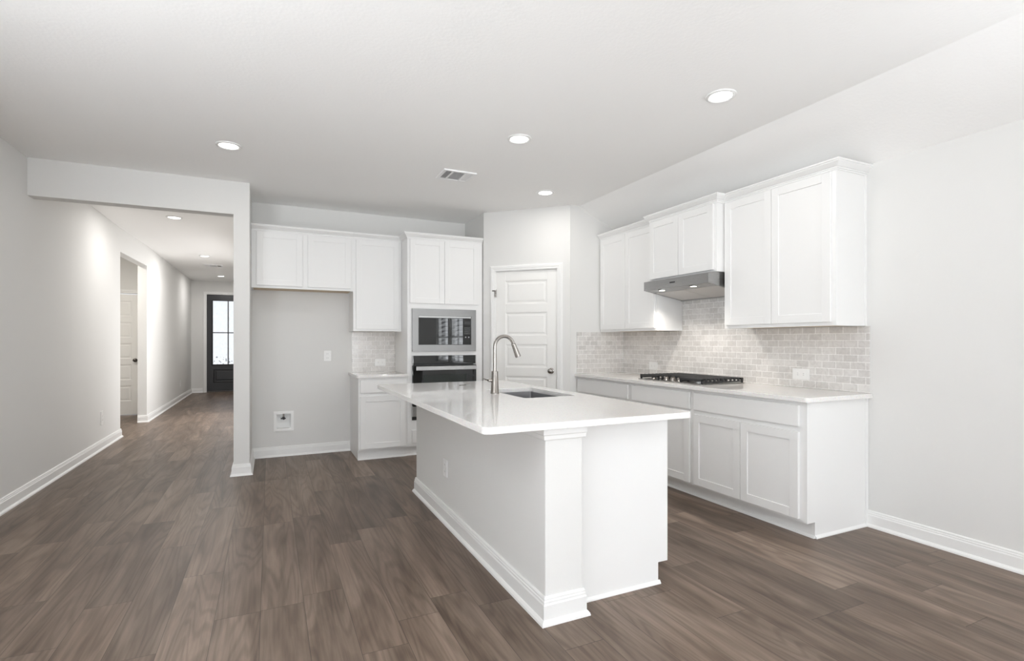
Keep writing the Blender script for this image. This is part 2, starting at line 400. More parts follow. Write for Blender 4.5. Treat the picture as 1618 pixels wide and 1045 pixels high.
# pantry enclosure
mb = MB(); mb.box(2.29, 2.39, 5.70, YB, 0, ZC)
mb.box(2.29, 2.3, 5.653, 5.70, 0, ZC)
DL = math.hypot(DIAG1[0] - DIAG0[0], DIAG1[1] - DIAG0[1])
DM = Matrix.Translation((*DIAG0, 0)) @ Matrix.Rotation(-R(45), 4, 'Z')
d2 = wall_cells(MB(), 0, DL, 0, ZC, [(0.148, 0.897, -0.1, 2.105)], lambda m, a, b, c, d: m.box(a, b, 0, 0.1, c, d))
d2.bm.transform(DM)
tmp = bpy.data.meshes.new('tmp'); d2.bm.to_mesh(tmp); d2.bm.free(); mb.bm.from_mesh(tmp); bpy.data.meshes.remove(tmp)
zr = ZC - (XR - 0.0 - XS) * (ZC - ZS) / (XR - XS)
mb.prism([(3.03, 0), (XR, 0), (XR, zr), (XS, ZC), (3.03, ZC)], YP, YP + 0.1, lambda x, y, z: (x, z, y))
struct('wall_pantry', mb, WALL, 'angled pale grey corner wall around the pantry door', 'wall')
# right wall with two windows beside the camera, rear wall with a wide glazed opening
WIN = [(-1.13, -0.19, 0.80, 2.30), (-0.10, 0.84, 0.80, 2.30)]
mb = wall_cells(MB(), YR, YP + 0.1, 0, 2.55, WIN, lambda m, a, b, c, d: m.box(XR, XR + 0.14, a, b, c, d))
struct('wall_right', mb, WALL, 'plain pale grey wall at the end of the tiled counter', 'wall')
mb = wall_cells(MB(), -1.935, XR + 0.14, 0, ZC, [(-1.25, 3.05, 0.10, 2.45)], lambda m, a, b, c, d: m.box(a, b, YR - 0.12, YR, c, d))
struct('wall_rear', mb, WALL, 'wall behind the viewpoint with a wide glazed opening', 'wall')

# windows
for i, (a, b, c, d) in enumerate(WIN):
    w = thing('window_%d' % (i + 1), (XR + 0.07, (a + b) / 2, c), 'white framed window beside the viewpoint, number %s along the wall' % ('one', 'two')[i], 'window', kind='structure')
    fr = MB(); t = 0.05
    fr.box(XR + 0.05, XR + 0.11, a, a + t, c, d); fr.box(XR + 0.05, XR + 0.11, b - t, b, c, d); fr.box(XR + 0.05, XR + 0.11, a + t, b - t, c, c + t); fr.box(XR + 0.05, XR + 0.11, a + t, b - t, d - t, d)
    fr.box(XR + 0.05, XR + 0.11, a + t, b - t, 1.37, 1.405)
    fr.build('window_frame', TRIM, w)
    bl = MB(); n = 14
    for k in range(n):
        z = 0.84 + 0.108 * k - 0.054 + 0.03
        bl.prism([(XR + 0.008, z - 0.002), (XR + 0.042, z + 0.003), (XR + 0.042, z + 0.006), (XR + 0.008, z + 0.001)], a + 0.02, b - 0.02, lambda x, y, q: (x, q, y))
    bl.box(XR + 0.004, XR + 0.046, a + 0.015, b - 0.015, d - 0.045, d)
    bl.build('blind', BLIND, w)
w = thing('window_3', (0.9, YR - 0.06, 0.10), 'wide glazed opening in the wall behind the viewpoint', 'window', kind='structure')
fr = MB(); t = 0.06
for x in (-1.25, 0.18, 1.62, 2.99): fr.box(x, x + t, YR - 0.10, YR - 0.03, 0.10, 2.45)
fr.box(-1.19, 2.99, YR - 0.10, YR - 0.03, 0.10, 0.16); fr.box(-1.19, 2.99, YR - 0.10, YR - 0.03, 2.39, 2.45)
fr.build('window_frame', TRIM, w)

w = thing('window_4', (XL - 0.06, LWY, 0.10), 'added wide opening in the left wall beside the viewpoint, for fill light', 'window', kind='structure')  # frame of the unseen opening added for the left fill lamps
fr = MB()
for y in (LWY - 1.6, LWY - 0.03, LWY + 1.54): fr.box(XL - 0.10, XL - 0.03, y, y + t, 0.10, 2.45)
fr.box(XL - 0.10, XL - 0.03, LWY - 1.54, LWY + 1.54, 0.10, 0.16); fr.box(XL - 0.10, XL - 0.03, LWY - 1.54, LWY + 1.54, 2.39, 2.45)
fr.build('window_frame', TRIM, w)

# baseboards
BBP = [(0, 0.112), (0.006, 0.112), (0.010, 0.106), (0.010, 0.098), (0.013, 0.094), (0.013, 0.086), (0.016, 0.080), (0.016, 0.022), (0.020, 0.020), (0.028, 0.010), (0.030, 0.0), (0, 0)]
def base(name, path, label, ends=(0, 0)):
    struct(name, MB().sweep(path, BBP, ends=ends), TRIM, label, 'baseboard')
base('baseboard_left', [(XL, YR), (XL, 8.477), (XL - 0.12, 8.477)], 'white baseboard along the near left wall')
base('baseboard_hall', [(XLH - 0.12, 9.87), (XLH, 9.87), (XLH, YE), (-1.522, YE)], 'white baseboard of the hallway beyond the side opening')
base('baseboard_back', [(-0.313, 8.45), (-0.313, 5.555), (-0.177, 5.555), (-0.177, YB), (0.855, YB)], 'white baseboard round the wall end and refrigerator alcove')
base('baseboard_right', [(XR, 2.188), (XR, YR)], 'white baseboard along the plain wall beside the counter end')

# ------------------------------------------------------------------ doors
def panel_door(parent, x0, x1, z0, z1, yf, th, rows, stile=0.115):
    mb = MB(); e = 0.009
    mb.box(x0, x1, yf + e, yf + th, z0, z1)
    mb.box(x0, x0 + stile, yf, yf + e, z0, z1); mb.box(x1 - stile, x1, yf, yf + e, z0, z1)
    zz = [z0] + [v for r in rows for v in r] + [z1]
    for a, b in zip(zz[0::2], zz[1::2]): mb.box(x0 + stile, x1 - stile, yf, yf + e, a, b)
    for a, b in rows:
        i, j = 0.006, 0.028
        def ring(q, y): return [(x0 + stile + q, y, a + q), (x1 - stile - q, y, a + q), (x1 - stile - q, y, b - q), (x0 + stile + q, y, b - q)]
        mb.rings([ring(0.0, yf + e), ring(0.0, yf + 0.002), ring(i, yf + 0.004), ring(0.014, yf + e - 0.001), ring(j, yf + e - 0.001), ring(j + 0.014, yf + 0.004)], caps=False)
        mb.bm.faces.new([mb.bm.verts.new(p) for p in ring(j + 0.014, yf + 0.004)])
    return mb.build('door_panel', DOORP, parent, local=True, bevel=0.002)
CAS = [(0, 0), (0, 0.010), (0.006, 0.014), (0.022, 0.014), (0.028, 0.018), (0.050, 0.019), (0.058, 0.012), (0.064, 0.011), (0.064, 0)]
def casing(parent, x0, x1, z1, m, y=0.0):
    MB().sweep([(x1, 0), (x1, z1), (x0, z1), (x0, 0)], CAS, lambda x, z, h: (x, y - h, z)).build('casing', m, parent, local=True)
def knob(parent, x, z, y, m=NICKEL, rose='rosette'):
    k = MB().lathe((x, y, z), [(0.0, 0.062), (0.016, 0.061), (0.026, 0.054), (0.029, 0.044), (0.026, 0.034), (0.016, 0.027), (0.011, 0.020), (0.011, 0.004)], axis=(0, -1, 0)).build('knob', m, parent, local=True, smooth=True)
    MB().lathe((x, y, z), [(0.033, 0.0), (0.033, 0.004), (0.026, 0.009), (0.010, 0.010)], axis=(0, -1, 0)).build(rose, m, k, local=True, smooth=True)
ROWS = [(0.245, 0.515), (0.612, 0.882), (0.980, 1.250), (1.347, 1.618), (1.715, 1.986)]
# pantry door on the diagonal wall (local x along the wall, -y into the room)
D = thing('door_1', (*DIAG0, 0), 'white five-panel pantry door in the angled corner wall', 'door', rz=-R(45), kind='structure')
panel_door(D, 0.154, 0.891, 0.012, 2.097, 0.014, 0.035, ROWS)
casing(D, 0.150, 0.895, 2.102, TRIM)
mb = MB(); mb.box(0.148, 0.1535, 0.0, 0.1, 0, 2.103); mb.box(0.8915, 0.897, 0.0, 0.1, 0, 2.103); mb.box(0.1535, 0.8915, 0.0, 0.1, 2.0985, 2.103)
mb.build('jamb', TRIM, D, local=True)
knob(D, 0.822, 0.948, 0.014)
for z in (0.22, 1.05, 1.845):
    MB().frustum((0.153, 0.008, z - 0.045), (0.153, 0.008, z + 0.045), 0.0065, 0.0065, 12).build('hinge', NICKEL, D, local=True, smooth=True)
mb = B(0.118, 0.150, -0.024, -0.018, 1.868, 1.880); mb.box(0.147, 0.153, -0.024, 0.002, 1.80, 1.880)
mb.build('hinge_stop', NICKEL, D, local=True)
# side room door
D = thing('door_2', (-2.815, 10.9, 0), 'white five-panel door seen through the opening in the hallway wall', 'door', kind='structure')
panel_door(D, 0.01, 0.755, 0.012, 2.10, 0.02, 0.035, ROWS)
casing(D, 0.0, 0.765, 2.115, TRIM)
knob(D, 0.690, 0.955, 0.02, mat('dark_bronze', (0.10, 0.09, 0.08), 0.3, 1.0))
# entry door
D = thing('door_3', (-1.45, YE, 0), 'black entry door with a four-pane textured glass light', 'door', kind='structure')
w_, zt = 0.97, 2.468
gx0, gx1, gz0, gz1 = 0.135, w_ - 0.135, 0.69, 2.325
mb = wall_cells(MB(), 0.012, w_ - 0.012, 0.03, zt, [(gx0, gx1, gz0, gz1)], lambda m, a, b, c, d: m.box(a, b, 0.02, 0.065, c, d))
mb.build('door_panel', BLACKP, D, local=True)
mb = MB()
def rect_ring(x0, x1, z0, z1, q, y): return [(x0 + q, y, z0 + q), (x1 - q, y, z0 + q), (x1 - q, y, z1 - q), (x0 + q, y, z1 - q)]
mb.rings([rect_ring(0.155, w_ - 0.155, 0.245, 0.585, q, y) for q, y in ((-0.004, 0.021), (0.0, 0.012), (0.014, 0.010), (0.028, 0.016), (0.05, 0.017), (0.07, 0.010))])
mb.build('lower_moulding', BLACKP, D, local=True)
mb = MB()
mb.rings([rect_ring(gx0, gx1, gz0, gz1, q, y) for q, y in ((-0.02, 0.021), (-0.018, 0.010), (0.0, 0.006), (0.012, 0.012), (0.014, 0.03))], caps=False)
mb.box((gx0 + gx1) / 2 - 0.012, (gx0 + gx1) / 2 + 0.012, 0.012, 0.05, gz0, gz1)
mb.box(gx0, gx1, 0.012, 0.05, 1.506 - 0.012, 1.506 + 0.012)
mb.build('muntin', BLACKP, D, local=True)
gl = MB(); mx = (gx0 + gx1) / 2
for x0, x1 in ((gx0, mx - 0.012), (mx + 0.012, gx1)):
    for z0, z1 in ((gz0, 1.494), (1.518, gz1)): gl.box(x0 + 0.001, x1 - 0.001, 0.036, 0.042, z0, z1)
gl.build('glass', RAIN, D, local=True)
casing(D, 0.0, w_, 2.475, TRIM)
mb = B(0, 0.012, 0, 0.1, 0, 2.475); mb.box(w_ - 0.012, w_, 0, 0.1, 0, 2.475); mb.box(0.012, w_ - 0.012, 0, 0.1, 2.469, 2.475)
mb.build('jamb', TRIM, D, local=True)
mb = B(0.012, w_ - 0.012, 0.0, 0.1, 0.0, 0.028); mb.build('threshold', mat('bronze_sill', (0.10, 0.09, 0.08), 0.45, 0.7), D, local=True)
knob(D, 0.90, 1.0, 0.02)
struct('ground', B(-6, 4, YE + 0.12, 30, -0.25, -0.15), GROUND, 'concrete entry path outside the black door', 'ground')

# ------------------------------------------------------------------ cabinets
CROWN = [(0, 0), (0.006, 0), (0.006, 0.010), (0.011, 0.013), (0.011, 0.019), (0.018, 0.024), (0.030, 0.037), (0.040, 0.047), (0.040, 0.053), (0.046, 0.056), (0.046, 0.066), (0, 0.066)]
def shaker(parent, x0, x1, z0, z1, yf, stile=0.060, name='door'):
    mb = MB(); t, rec = 0.020, 0.007
    mb.box(x0, x0 + stile, yf, yf + t, z0, z1); mb.box(x1 - stile, x1, yf, yf + t, z0, z1)
    mb.box(x0 + stile, x1 - stile, yf, yf + t, z0, z0 + stile); mb.box(x0 + stile, x1 - stile, yf, yf + t, z1 - stile, z1)
    mb.box(x0 + stile - 0.004, x1 - stile + 0.004, yf + rec, yf + t - 0.004, z0 + stile - 0.004, z1 - stile + 0.004)
    return mb.build(name, CAB, parent, local=True, bevel=0.0013)
def slab(parent, x0, x1, z0, z1, yf, name='drawer'):
    return B(x0, x1, yf, yf + 0.020, z0, z1).build(name, CAB, parent, local=True, bevel=0.003)
def frame_mesh(W, z0, z1, yf, openings, t=0.019):
    return wall_cells(MB(), 0, W, z0, z1, openings, lambda m, a, b, c, d: m.box(a, b, yf, yf + t, c, d))
def upper(root, W, D, H, doors, crown=None, ends=(0, 0), under=CABIN, zdoor=(0.026, None)):
    """local: x from the left end, y = 0 at the wall, front at -D, z from the underside"""
    t = 0.016; yf = -D
    mb = MB(); mb.box(0, t, yf + 0.019, 0, 0, H); mb.box(W - t, W, yf + 0.019, 0, 0, H)
    mb.box(t, W - t, yf + 0.019, 0, H - t, H); mb.box(t, W - t, -0.008, 0, 0.02, H - t)
    mb.build('carcass', CAB, root, local=True, bevel=0.001)
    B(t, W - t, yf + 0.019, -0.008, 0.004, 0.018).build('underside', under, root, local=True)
    z1 = H - 0.008 if zdoor[1] is None else zdoor[1]
    frame_mesh(W, 0, H, yf, [(a + 0.03, b - 0.03, zdoor[0] + 0.03, z1 - 0.03) for a, b in doors]).build('face_frame', CAB, root, local=True)
    for a, b in doors: shaker(root, a, b, zdoor[0], z1, yf - 0.0205)
    if crown:
        MB().sweep(crown, [(o, H - 0.001 + h) for o, h in CROWN], ends=ends).build('crown_moulding', CAB, root, local=True)
def base_cab(root, W, D, doors, drawers, left=False, right=False, H=0.889, toe=0.105, rec=0.078, zd=(0.125, 0.692), zw=(0.726, 0.866), shoe=True, ridge=None):
    t = 0.018; yf = -D
    side = [(yf + 0.019, toe), (yf + rec, toe), (yf + rec, 0), (0, 0), (0, H), (yf + 0.019, H)]
    mb = MB()
    for x in (0, W - t): mb.prism(side, x, x + t, lambda y, z, x_: (x_, y, z))
    mb.box(t, W - t, yf + 0.019, 0, toe, toe + t); mb.box(t, W - t, -0.008, 0, toe + t, H - t)
    mb.box(t, W - t, yf + 0.019, -0.008, H - t, H)
    mb.build('carcass', CAB, root, local=True, bevel=0.001)
    ops = [(a + 0.03, b - 0.03, zd[0] + 0.03, zd[1] - 0.03) for a, b in doors] + [(a + 0.03, b - 0.03, zw[0] + 0.03, zw[1] - 0.03) for a, b in drawers]
    frame_mesh(W, toe, H, yf, ops).build('face_frame', CAB, root, local=True)
    tk = B(t, W - t, yf + rec, yf + rec + 0.012, 0, toe)
    if shoe:
        tk.prism([(yf + rec - 0.014, 0), (yf + rec, 0), (yf + rec, 0.016), (yf + rec - 0.008, 0.013)], 0, W, lambda y, z, x: (x, y, z))
    tk.build('toe_kick', CAB, root, local=True)
    for a, b in doors: shaker(root, a, b, zd[0], zd[1], yf - 0.0205)
    for a, b in drawers: slab(root, a, b, zw[0], zw[1], yf - 0.0205)

# --- back wall
r = thing('wall_cabinet', (-0.175, YB, 1.842), 'short white two-door wall cabinet above the empty refrigerator alcove', 'cabinet')
upper(r, 1.017, 0.330, 0.592, [(0.05, 0.493), (0.545, 0.992)], [(0, -0.330), (1.017, -0.330)])
r = thing('wall_cabinet', (0.843, YB, 1.397), 'tall narrow white one-door wall cabinet beside the oven tower', 'cabinet')
upper(r, 0.541, 0.330, 1.037, [(0.030, 0.508)], [(0, -0.330), (0.541, -0.330)], ends=(0, -1), zdoor=(0.024, 1.029))
r = thing('base_cabinet', (0.856, YB, 0), 'small white base cabinet with one drawer and one door beside the oven tower', 'cabinet')
base_cab(r, 0.527, 0.618, [(0.018, 0.505)], [(0.018, 0.505)], left=True, rec=0.045)
# oven tower
TX, TW, TD, TH = 1.386, 0.896, 0.610, 2.435
r = thing('oven_cabinet', (TX, YB, 0), 'tall white cabinet tower housing the microwave and wall oven', 'cabinet')
t = 0.018; yf = -TD
mb = MB(); side = [(yf + 0.019, 0.105), (yf + 0.05, 0.105), (yf + 0.05, 0), (0, 0), (0, TH), (yf + 0.019, TH)]
for x in (0, TW - t): mb.prism(side, x, x + t, lambda y, z, q: (q, y, z))
for z in (0.105, 0.36, 1.140, 1.665, TH - t): mb.box(t, TW - t, yf + 0.019, -0.008, z, z + t)
mb.box(t, TW - t, -0.008, 0, 0.105, TH); mb.build('carcass', CAB, r, local=True, bevel=0.001)
MWX = (0.066, 0.794); OVX = (0.066, 0.794)
frame_mesh(TW, 0.105, TH, yf, [(MWX[0], MWX[1], 1.19, 1.63), (OVX[0], OVX[1], 0.41, 1.10), (0.08, 0.80, 0.17, 0.27), (0.06, 0.41, 1.75, 2.40), (0.46, 0.81, 1.75, 2.40)]).build('face_frame', CAB, r, local=True)
tk = B(t, TW - t, yf + 0.05, yf + 0.062, 0, 0.105); tk.prism([(yf + 0.036, 0), (yf + 0.05, 0), (yf + 0.05, 0.016), (yf + 0.042, 0.013)], 0, TW, lambda y, z, x: (x, y, z)); tk.build('toe_kick', CAB, r, local=True)
shaker(r, 0.028, 0.426, 1.712, 2.427, yf - 0.0205); shaker(r, 0.429, 0.842, 1.712, 2.427, yf - 0.0205)
slab(r, 0.050, 0.822, 0.148, 0.290, yf - 0.0205)
MB().sweep([(0, -0.330), (0, -TD), (TW, -TD)], [(o, TH - 0.001 + h) for o, h in CROWN], ends=(0, 0)).build('crown_moulding', CAB, r, local=True)

# microwave
MY = YB - TD
r = thing('microwave', (TX + 0.43, MY, 1.166), 'built-in stainless steel framed microwave with black glass door', 'microwave')
x0, x1, z0, z1 = 1.437, 2.195, 1.168, 1.650; gx = (1.506, 2.136); gz = (1.243, 1.572)
mb = wall_cells(MB(), x0, x1, z0, z1, [(gx[0], gx[1], gz[0], gz[1])], lambda m, a, b, c, d: m.box(a, b, MY - 0.024, MY - 0.001, c, d)); mb.build('trim_frame', STEELM, r)
B(x0 + 0.03, x1 - 0.03, MY + 0.001, MY + 0.40, z0 + 0.04, z1 - 0.04).build('body', GLOSSB, r)
B(gx[0] + 0.002, 2.038, MY - 0.020, MY - 0.002, gz[0] + 0.002, gz[1] - 0.024).build('door', BLACKG, r, bevel=0.002)
cp = B(2.041, gx[1] - 0.002, MY - 0.020, MY - 0.002, gz[0] + 0.002, gz[1] - 0.024).build('control_panel', BLACKG, r, bevel=0.002)
B(gx[0] + 0.004, gx[1] - 0.004, MY - 0.022, MY - 0.002, gz[1] - 0.021, gz[1] - 0.003).build('top_strip', STEEL, r)
kb = MB()
for i in range(5):
    for j in range(4): kb.box(2.054 + i * 0.0145, 2.060 + i * 0.0145, MY - 0.0212, MY - 0.0198, 1.368 + j * 0.022, 1.374 + j * 0.022)
kb.build('keypad', GREYB, cp)
B(2.050, 2.122, MY - 0.0210, MY - 0.0198, 1.478, 1.515).build('display', GLOSSB, cp)
for x in (2.068, 2.106): MB().frustum((x, MY - 0.0198, 1.330), (x, MY - 0.0225, 1.330), 0.008, 0.008, 16).build('button', GREYB, cp, smooth=True)

# wall oven
r = thing('wall_oven', (TX + 0.43, MY, 0.40), 'black glass wall oven with a wide stainless bar handle', 'oven')
x0, x1 = 1.437, 2.195
B(x0 + 0.03, x1 - 0.03, MY + 0.001, MY + 0.50, 0.42, 1.09).build('body', GLOSSB, r)
cp = B(x0 + 0.008, x1 - 0.008, MY - 0.028, MY - 0.001, 1.026, 1.122).build('control_panel', BLACKG, r, bevel=0.003)
for a in (x0, x1 - 0.007): B(a, a + 0.007, MY - 0.028, MY - 0.001, 1.020, 1.122).build('panel_end_cap', STEEL, cp)
dr = B(x0, x1, MY - 0.036, MY - 0.001, 0.556, 1.014).build('door', BLACKG, r, bevel=0.003)
B(x0 + 0.12, x1 - 0.12, MY - 0.0372, MY - 0.035, 0.62, 0.905).build('window', OVENW, dr)
hb = MB(); hb.box(1.466, 2.178, MY - 0.088, MY - 0.070, 0.958, 1.003); hb.box(1.50, 1.53, MY - 0.070, MY - 0.036, 0.967, 0.993); hb.box(2.114, 2.144, MY - 0.070, MY - 0.036, 0.967, 0.993)
hb.build('handle', STEEL, dr, bevel=0.003)
B(x0, x1, MY - 0.030, MY - 0.001, 0.440, 0.550).build('lower_trim', STEEL, r, bevel=0.002)
B(x0, x1, MY - 0.014, MY - 0.001, 0.400, 0.437).build('vent_grille', GLOSSB, r)

# back counter, tile
tag(MB().prism(rrect(0.834, TX - 0.001, 5.636, YB - 0.001, 0.02, corners='a'), 0.8895, 0.920).build('countertop', QUARTZ, bevel=0.003), 'short white quartz countertop beside the oven tower', 'countertop')
tag(B(0.874, TX - 0.001, YB - 0.010, YB, 0.9205, 1.3965).build('tile_backsplash', TILE_X), 'pale marble tile backsplash under the narrow wall cabinet', 'backsplash', kind='structure')

# --- right wall (fronts face the island): local x runs towards the camera
def rwall(name, ymax, z, label): return thing(name, (XR, ymax, z), label, 'cabinet', rz=-R(90))
UB, UH = 1.388, 1.047
r = rwall('wall_cabinet', 4.912, UB, 'white two-door wall cabinet between the pantry corner and the range hood')
upper(r, 0.956, 0.330, UH, [(0.022, 0.474), (0.478, 0.930)], [(0, -0.330), (0.956, -0.330)], ends=(0, -1))
r = rwall('wall_cabinet', 3.955, 1.862, 'short protruding white two-door cabinet above the stainless range hood')
upper(r, 0.825, 0.420, UB + UH - 1.862, [(0.014, 0.398), (0.402, 0.800)], [(0, -0.330), (0, -0.420), (0.825, -0.420), (0.825, -0.330)], ends=(1, -1) and (0, 0), zdoor=(0.016, None))
r = rwall('wall_cabinet', 3.129, UB, 'large white two-door wall cabinet with an exposed end, nearest the plain wall')
upper(r, 0.934, 0.330, UH, [(0.016, 0.452), (0.455, 0.905)], [(0, -0.330), (0.934, -0.330), (0.934, 0)], ends=(1, 0))
B(0.934, 0.938, -0.022, 0, 0.0, UH).build('scribe_strip', CAB, r, local=True)
BD = XR - 3.125
r = rwall('base_cabinet', 3.170, 0, 'white base cabinet with one wide drawer over two doors, at the open counter end')
base_cab(r, 0.985, BD, [(0.020, 0.478), (0.482, 0.935)], [(0.022, 0.937)], right=True)
B(0.985, 0.990, -0.030, -0.002, 0.0, 0.889).build('scribe_strip', CAB, r, local=True)
MB().prism([(0.985, 0), (0.998, 0), (0.998, 0.006), (0.985, 0.020)], -BD + 0.078, -0.03, lambda x, z, y: (x, y, z)).build('shoe_moulding', CAB, r, local=True)
r = rwall('base_cabinet', 3.965, 0, 'white base cabinet directly below the gas cooktop')
base_cab(r, 0.794, BD, [(0.024, 0.395), (0.399, 0.772)], [(0.026, 0.772)])
r = rwall('base_cabinet', 4.912, 0, 'white base cabinet in the corner beside the pantry wall')
base_cab(r, 0.946, BD, [(0.024, 0.468), (0.472, 0.914)], [(0.024, 0.914)])
tag(MB().prism(rrect(3.085, XR - 0.001, 2.150, YP - 0.001, 0.028, corners='a'), 0.8895, 0.920).build('countertop', QUARTZ, bevel=0.003), 'long white quartz countertop carrying the gas cooktop', 'countertop')
mb = MB()
mb.box(XR - 0.009, XR, 2.170, YP, 0.9205, 1.3870); mb.box(XR - 0.009, XR, 3.131, 3.953, 1.3870, 1.861)
tag(mb.build('tile_backsplash', TILE_Y), 'grey marble subway tile backsplash behind the gas cooktop', 'backsplash', kind='structure')
tag(B(3.115, XR - 0.0095, YP - 0.009, YP, 0.9205, 1.3870).build('tile_backsplash', TILE_X), 'grey marble subway tile on the short corner wall beside the pantry', 'backsplash', kind='structure')

# ------------------------------------------------------------------ range hood
r = thing('range_hood', (3.52, 3.555, 1.68), 'stainless steel under-cabinet range hood with two lit lamps', 'hood')
hy0, hy1, hx0, hx1 = 3.140, 3.945, 3.262, XR - 0.011
def hz(x): return 1.766 - (x - hx0) / (hx1 - hx0) * 0.082
mb = MB().prism([(hx0, 1.850), (hx0, 1.766), (hx0 + 0.012, 1.766), (hx0 + 0.016, hz(hx0) + 0.012), (hx1 - 0.03, hz(hx1 - 0.03) + 0.012), (hx1 - 0.03, hz(hx1)), (hx1, hz(hx1)), (hx1, 1.860), (hx0 + 0.06, 1.860)], hy0, hy1, lambda x, z, y: (x, y, z))
for a, b in ((hy0, hy0 + 0.012), (hy1 - 0.012, hy1)):
    mb.prism([(hx0 + 0.012, 1.766), (hx1 - 0.03, hz(hx1 - 0.03)), (hx1 - 0.03, hz(hx1 - 0.03) + 0.013), (hx0 + 0.012, hz(hx0) + 0.013)], a, b, lambda x, z, y: (x, y, z))
mb.build('body', STEEL, r)
def slant(x0, x1, y0, y1, dz, th): return MB().prism([(x0, hz(x0) + dz), (x1, hz(x1) + dz), (x1, hz(x1) + dz + th), (x0, hz(x0) + dz + th)], y0, y1, lambda x, z, y: (x, y, z))
ym = (hy0 + hy1) / 2
for a, b in ((hy0 + 0.02, ym - 0.004), (ym + 0.004, hy1 - 0.02)): slant(hx0 + 0.125, hx1 - 0.035, a, b, 0.001, 0.011).build('grease_filter', FILTER, r)
slant(hx0 + 0.018, hx0 + 0.120, hy0 + 0.013, hy1 - 0.013, 0.003, 0.008).build('lamp_panel', STEEL, r)
for i, y in enumerate((3.36, 3.755)):
    x = hx0 + 0.055; z = hz(x)
    ln = MB().lathe((x, y, z + 0.005), [(0.034, 0.0), (0.034, -0.004), (0.028, -0.005)]).build('lamp', STEEL, r, smooth=True)
    MB().lathe((x, y, z - 0.0005), [(0.026, 0.0), (0.026, -0.001), (0.0, -0.0015)]).build('lens', HOODL, ln, smooth=True)
    l = bpy.data.lights.new('hood_light', 'SPOT'); l.energy = HOOD_W * 10; l.color = (1.0, 0.93, 0.85); l.spot_size = R(122); l.spot_blend = 0.7; l.shadow_soft_size = 0.02
    o = bpy.data.objects.new('hood_light', l); COL.objects.link(o); o.parent = ln
    o.location = MW[r.name].inverted() @ Vector((x, y, z - 0.012)); o.rotation_euler = (0, R(-4), 0)
for i in range(4):
    y = 3.585 - i * 0.017
    B(hx0 - 0.003, hx0 + 0.001, y - 0.005, y + 0.005, 1.806, 1.818).build('button', GLOSSB, r)

# ------------------------------------------------------------------ gas cooktop
r = thing('gas_cooktop', (3.445, 3.55, 0.920), 'stainless gas cooktop with black iron grates set into the counter', 'cooktop')
cx0, cx1, cy0, cy1 = 3.190, 3.700, 3.150, 3.950
MB().prism(rrect(cx0, cx1, cy0, cy1, 0.015), 0.9205, 0.928).build('tray', STEEL, r, bevel=0.003)
for j, (a, b) in enumerate(((3.160, 3.418), (3.424, 3.676), (3.682, 3.940))):
    g = MB(); fx = 3.212 if j != 1 else 3.318
    zt0, zt1 = 0.956, 0.970
    n = 11; xs = [3.220 + i * (3.680 - 3.220) / (n - 1) for i in range(n)]
    for i, x in enumerate(xs):
        if x < fx: continue
        g.box(x - 0.0075, x + 0.0075, a + 0.012, b - 0.012, zt0 + 0.001, zt1)
        for yy in (a, b - 0.012): g.box(x - 0.008, x + 0.008, yy, yy + 0.012, 0.937, zt1)
    for yy in (a, b - 0.012): g.box(fx, 3.690, yy + 0.002, yy + 0.010, 0.936, 0.946)
    for xx in (fx, 3.678): g.box(xx, xx + 0.012, a, b, 0.950, 0.966)
    g.box((fx + 3.69) / 2 - 0.006, (fx + 3.69) / 2 + 0.006, a + 0.01, b - 0.01, 0.950, 0.966)
    for xx in (fx + 0.002, 3.676):
        for yy in (a + 0.003, b - 0.017): g.box(xx, xx + 0.014, yy, yy + 0.014, 0.928, 0.950)
    g.build('grate', IRON, r, bevel=0.0015)
for x, y, q in ((3.31, 3.29, 0.042), (3.57, 3.29, 0.034), (3.50, 3.55, 0.052), (3.31, 3.81, 0.034), (3.57, 3.81, 0.042)):
    bn = MB().lathe((x, y, 0.928), [(q * 1.15, 0), (q * 1.15, 0.008), (q * 0.95, 0.010), (q * 0.95, 0.013)]).build('burner', STEEL, r, smooth=True)
    MB().lathe((x, y, 0.941), [(q, 0), (q, 0.006), (q * 0.8, 0.009), (0, 0.009)]).build('burner_cap', IRON, bn, smooth=True)
for i in range(5):
    y = 3.458 + i * 0.0835
    k = MB().lathe((3.252, y, 0.9295), [(0.029, 0), (0.028, 0.006), (0.023, 0.010), (0.021, 0.026), (0.018, 0.030), (0, 0.031)]).build('knob', NICKEL, r, smooth=True)
    B(3.232, 3.272, y - 0.004, y + 0.004, 0.958, 0.966).build('grip', NICKEL, k, bevel=0.0015)

# ------------------------------------------------------------------ island
IX0, IX1, IY0, IY1 = 1.130, 1.327, 2.047, 4.315
EX, EY = 1.925, 2.137
r = thing('kitchen_island', (1.53, 3.18, 0), 'white kitchen island base with grey drywall back and white end panel', 'island')
mb = MB(); mb.box(IX0, IX1, IY0, IY1, 0, 0.8885)
mb.build('knee_wall', WALL, r, bevel=0.004)
BBI = [(o, h * 1.10) for o, h in BBP]
MB().sweep([(IX1, IY1), (IX0, IY1), (IX0, IY0), (IX1, IY0), (IX1, EY)], BBI).build('baseboard', TRIM, r)
CAPP = [(0, 0.831), (0.006, 0.831), (0.010, 0.835), (0.012, 0.853), (0.016, 0.858), (0.016, 0.888), (0, 0.888)]
MB().sweep([(IX1, IY1), (IX0, IY1), (IX0, IY0), (IX1 + 0.004, IY0), (IX1 + 0.004, EY)], CAPP).build('cap_moulding', TRIM, r)
for y0 in (EY, IY1 - 0.09):
    MB().prism([(IX1 - 0.0, 0), (1.862, 0), (1.862, 0.110), (EX, 0.110), (EX, 0.8885), (IX1, 0.8885)], y0, y0 + 0.018, lambda x, z, y: (x, y, z)).build('end_panel', CAB, r, bevel=0.001)
B(IX1, IX1 + 0.012, EY - 0.006, EY, 0.13, 0.831).build('scribe_strip', CAB, r)
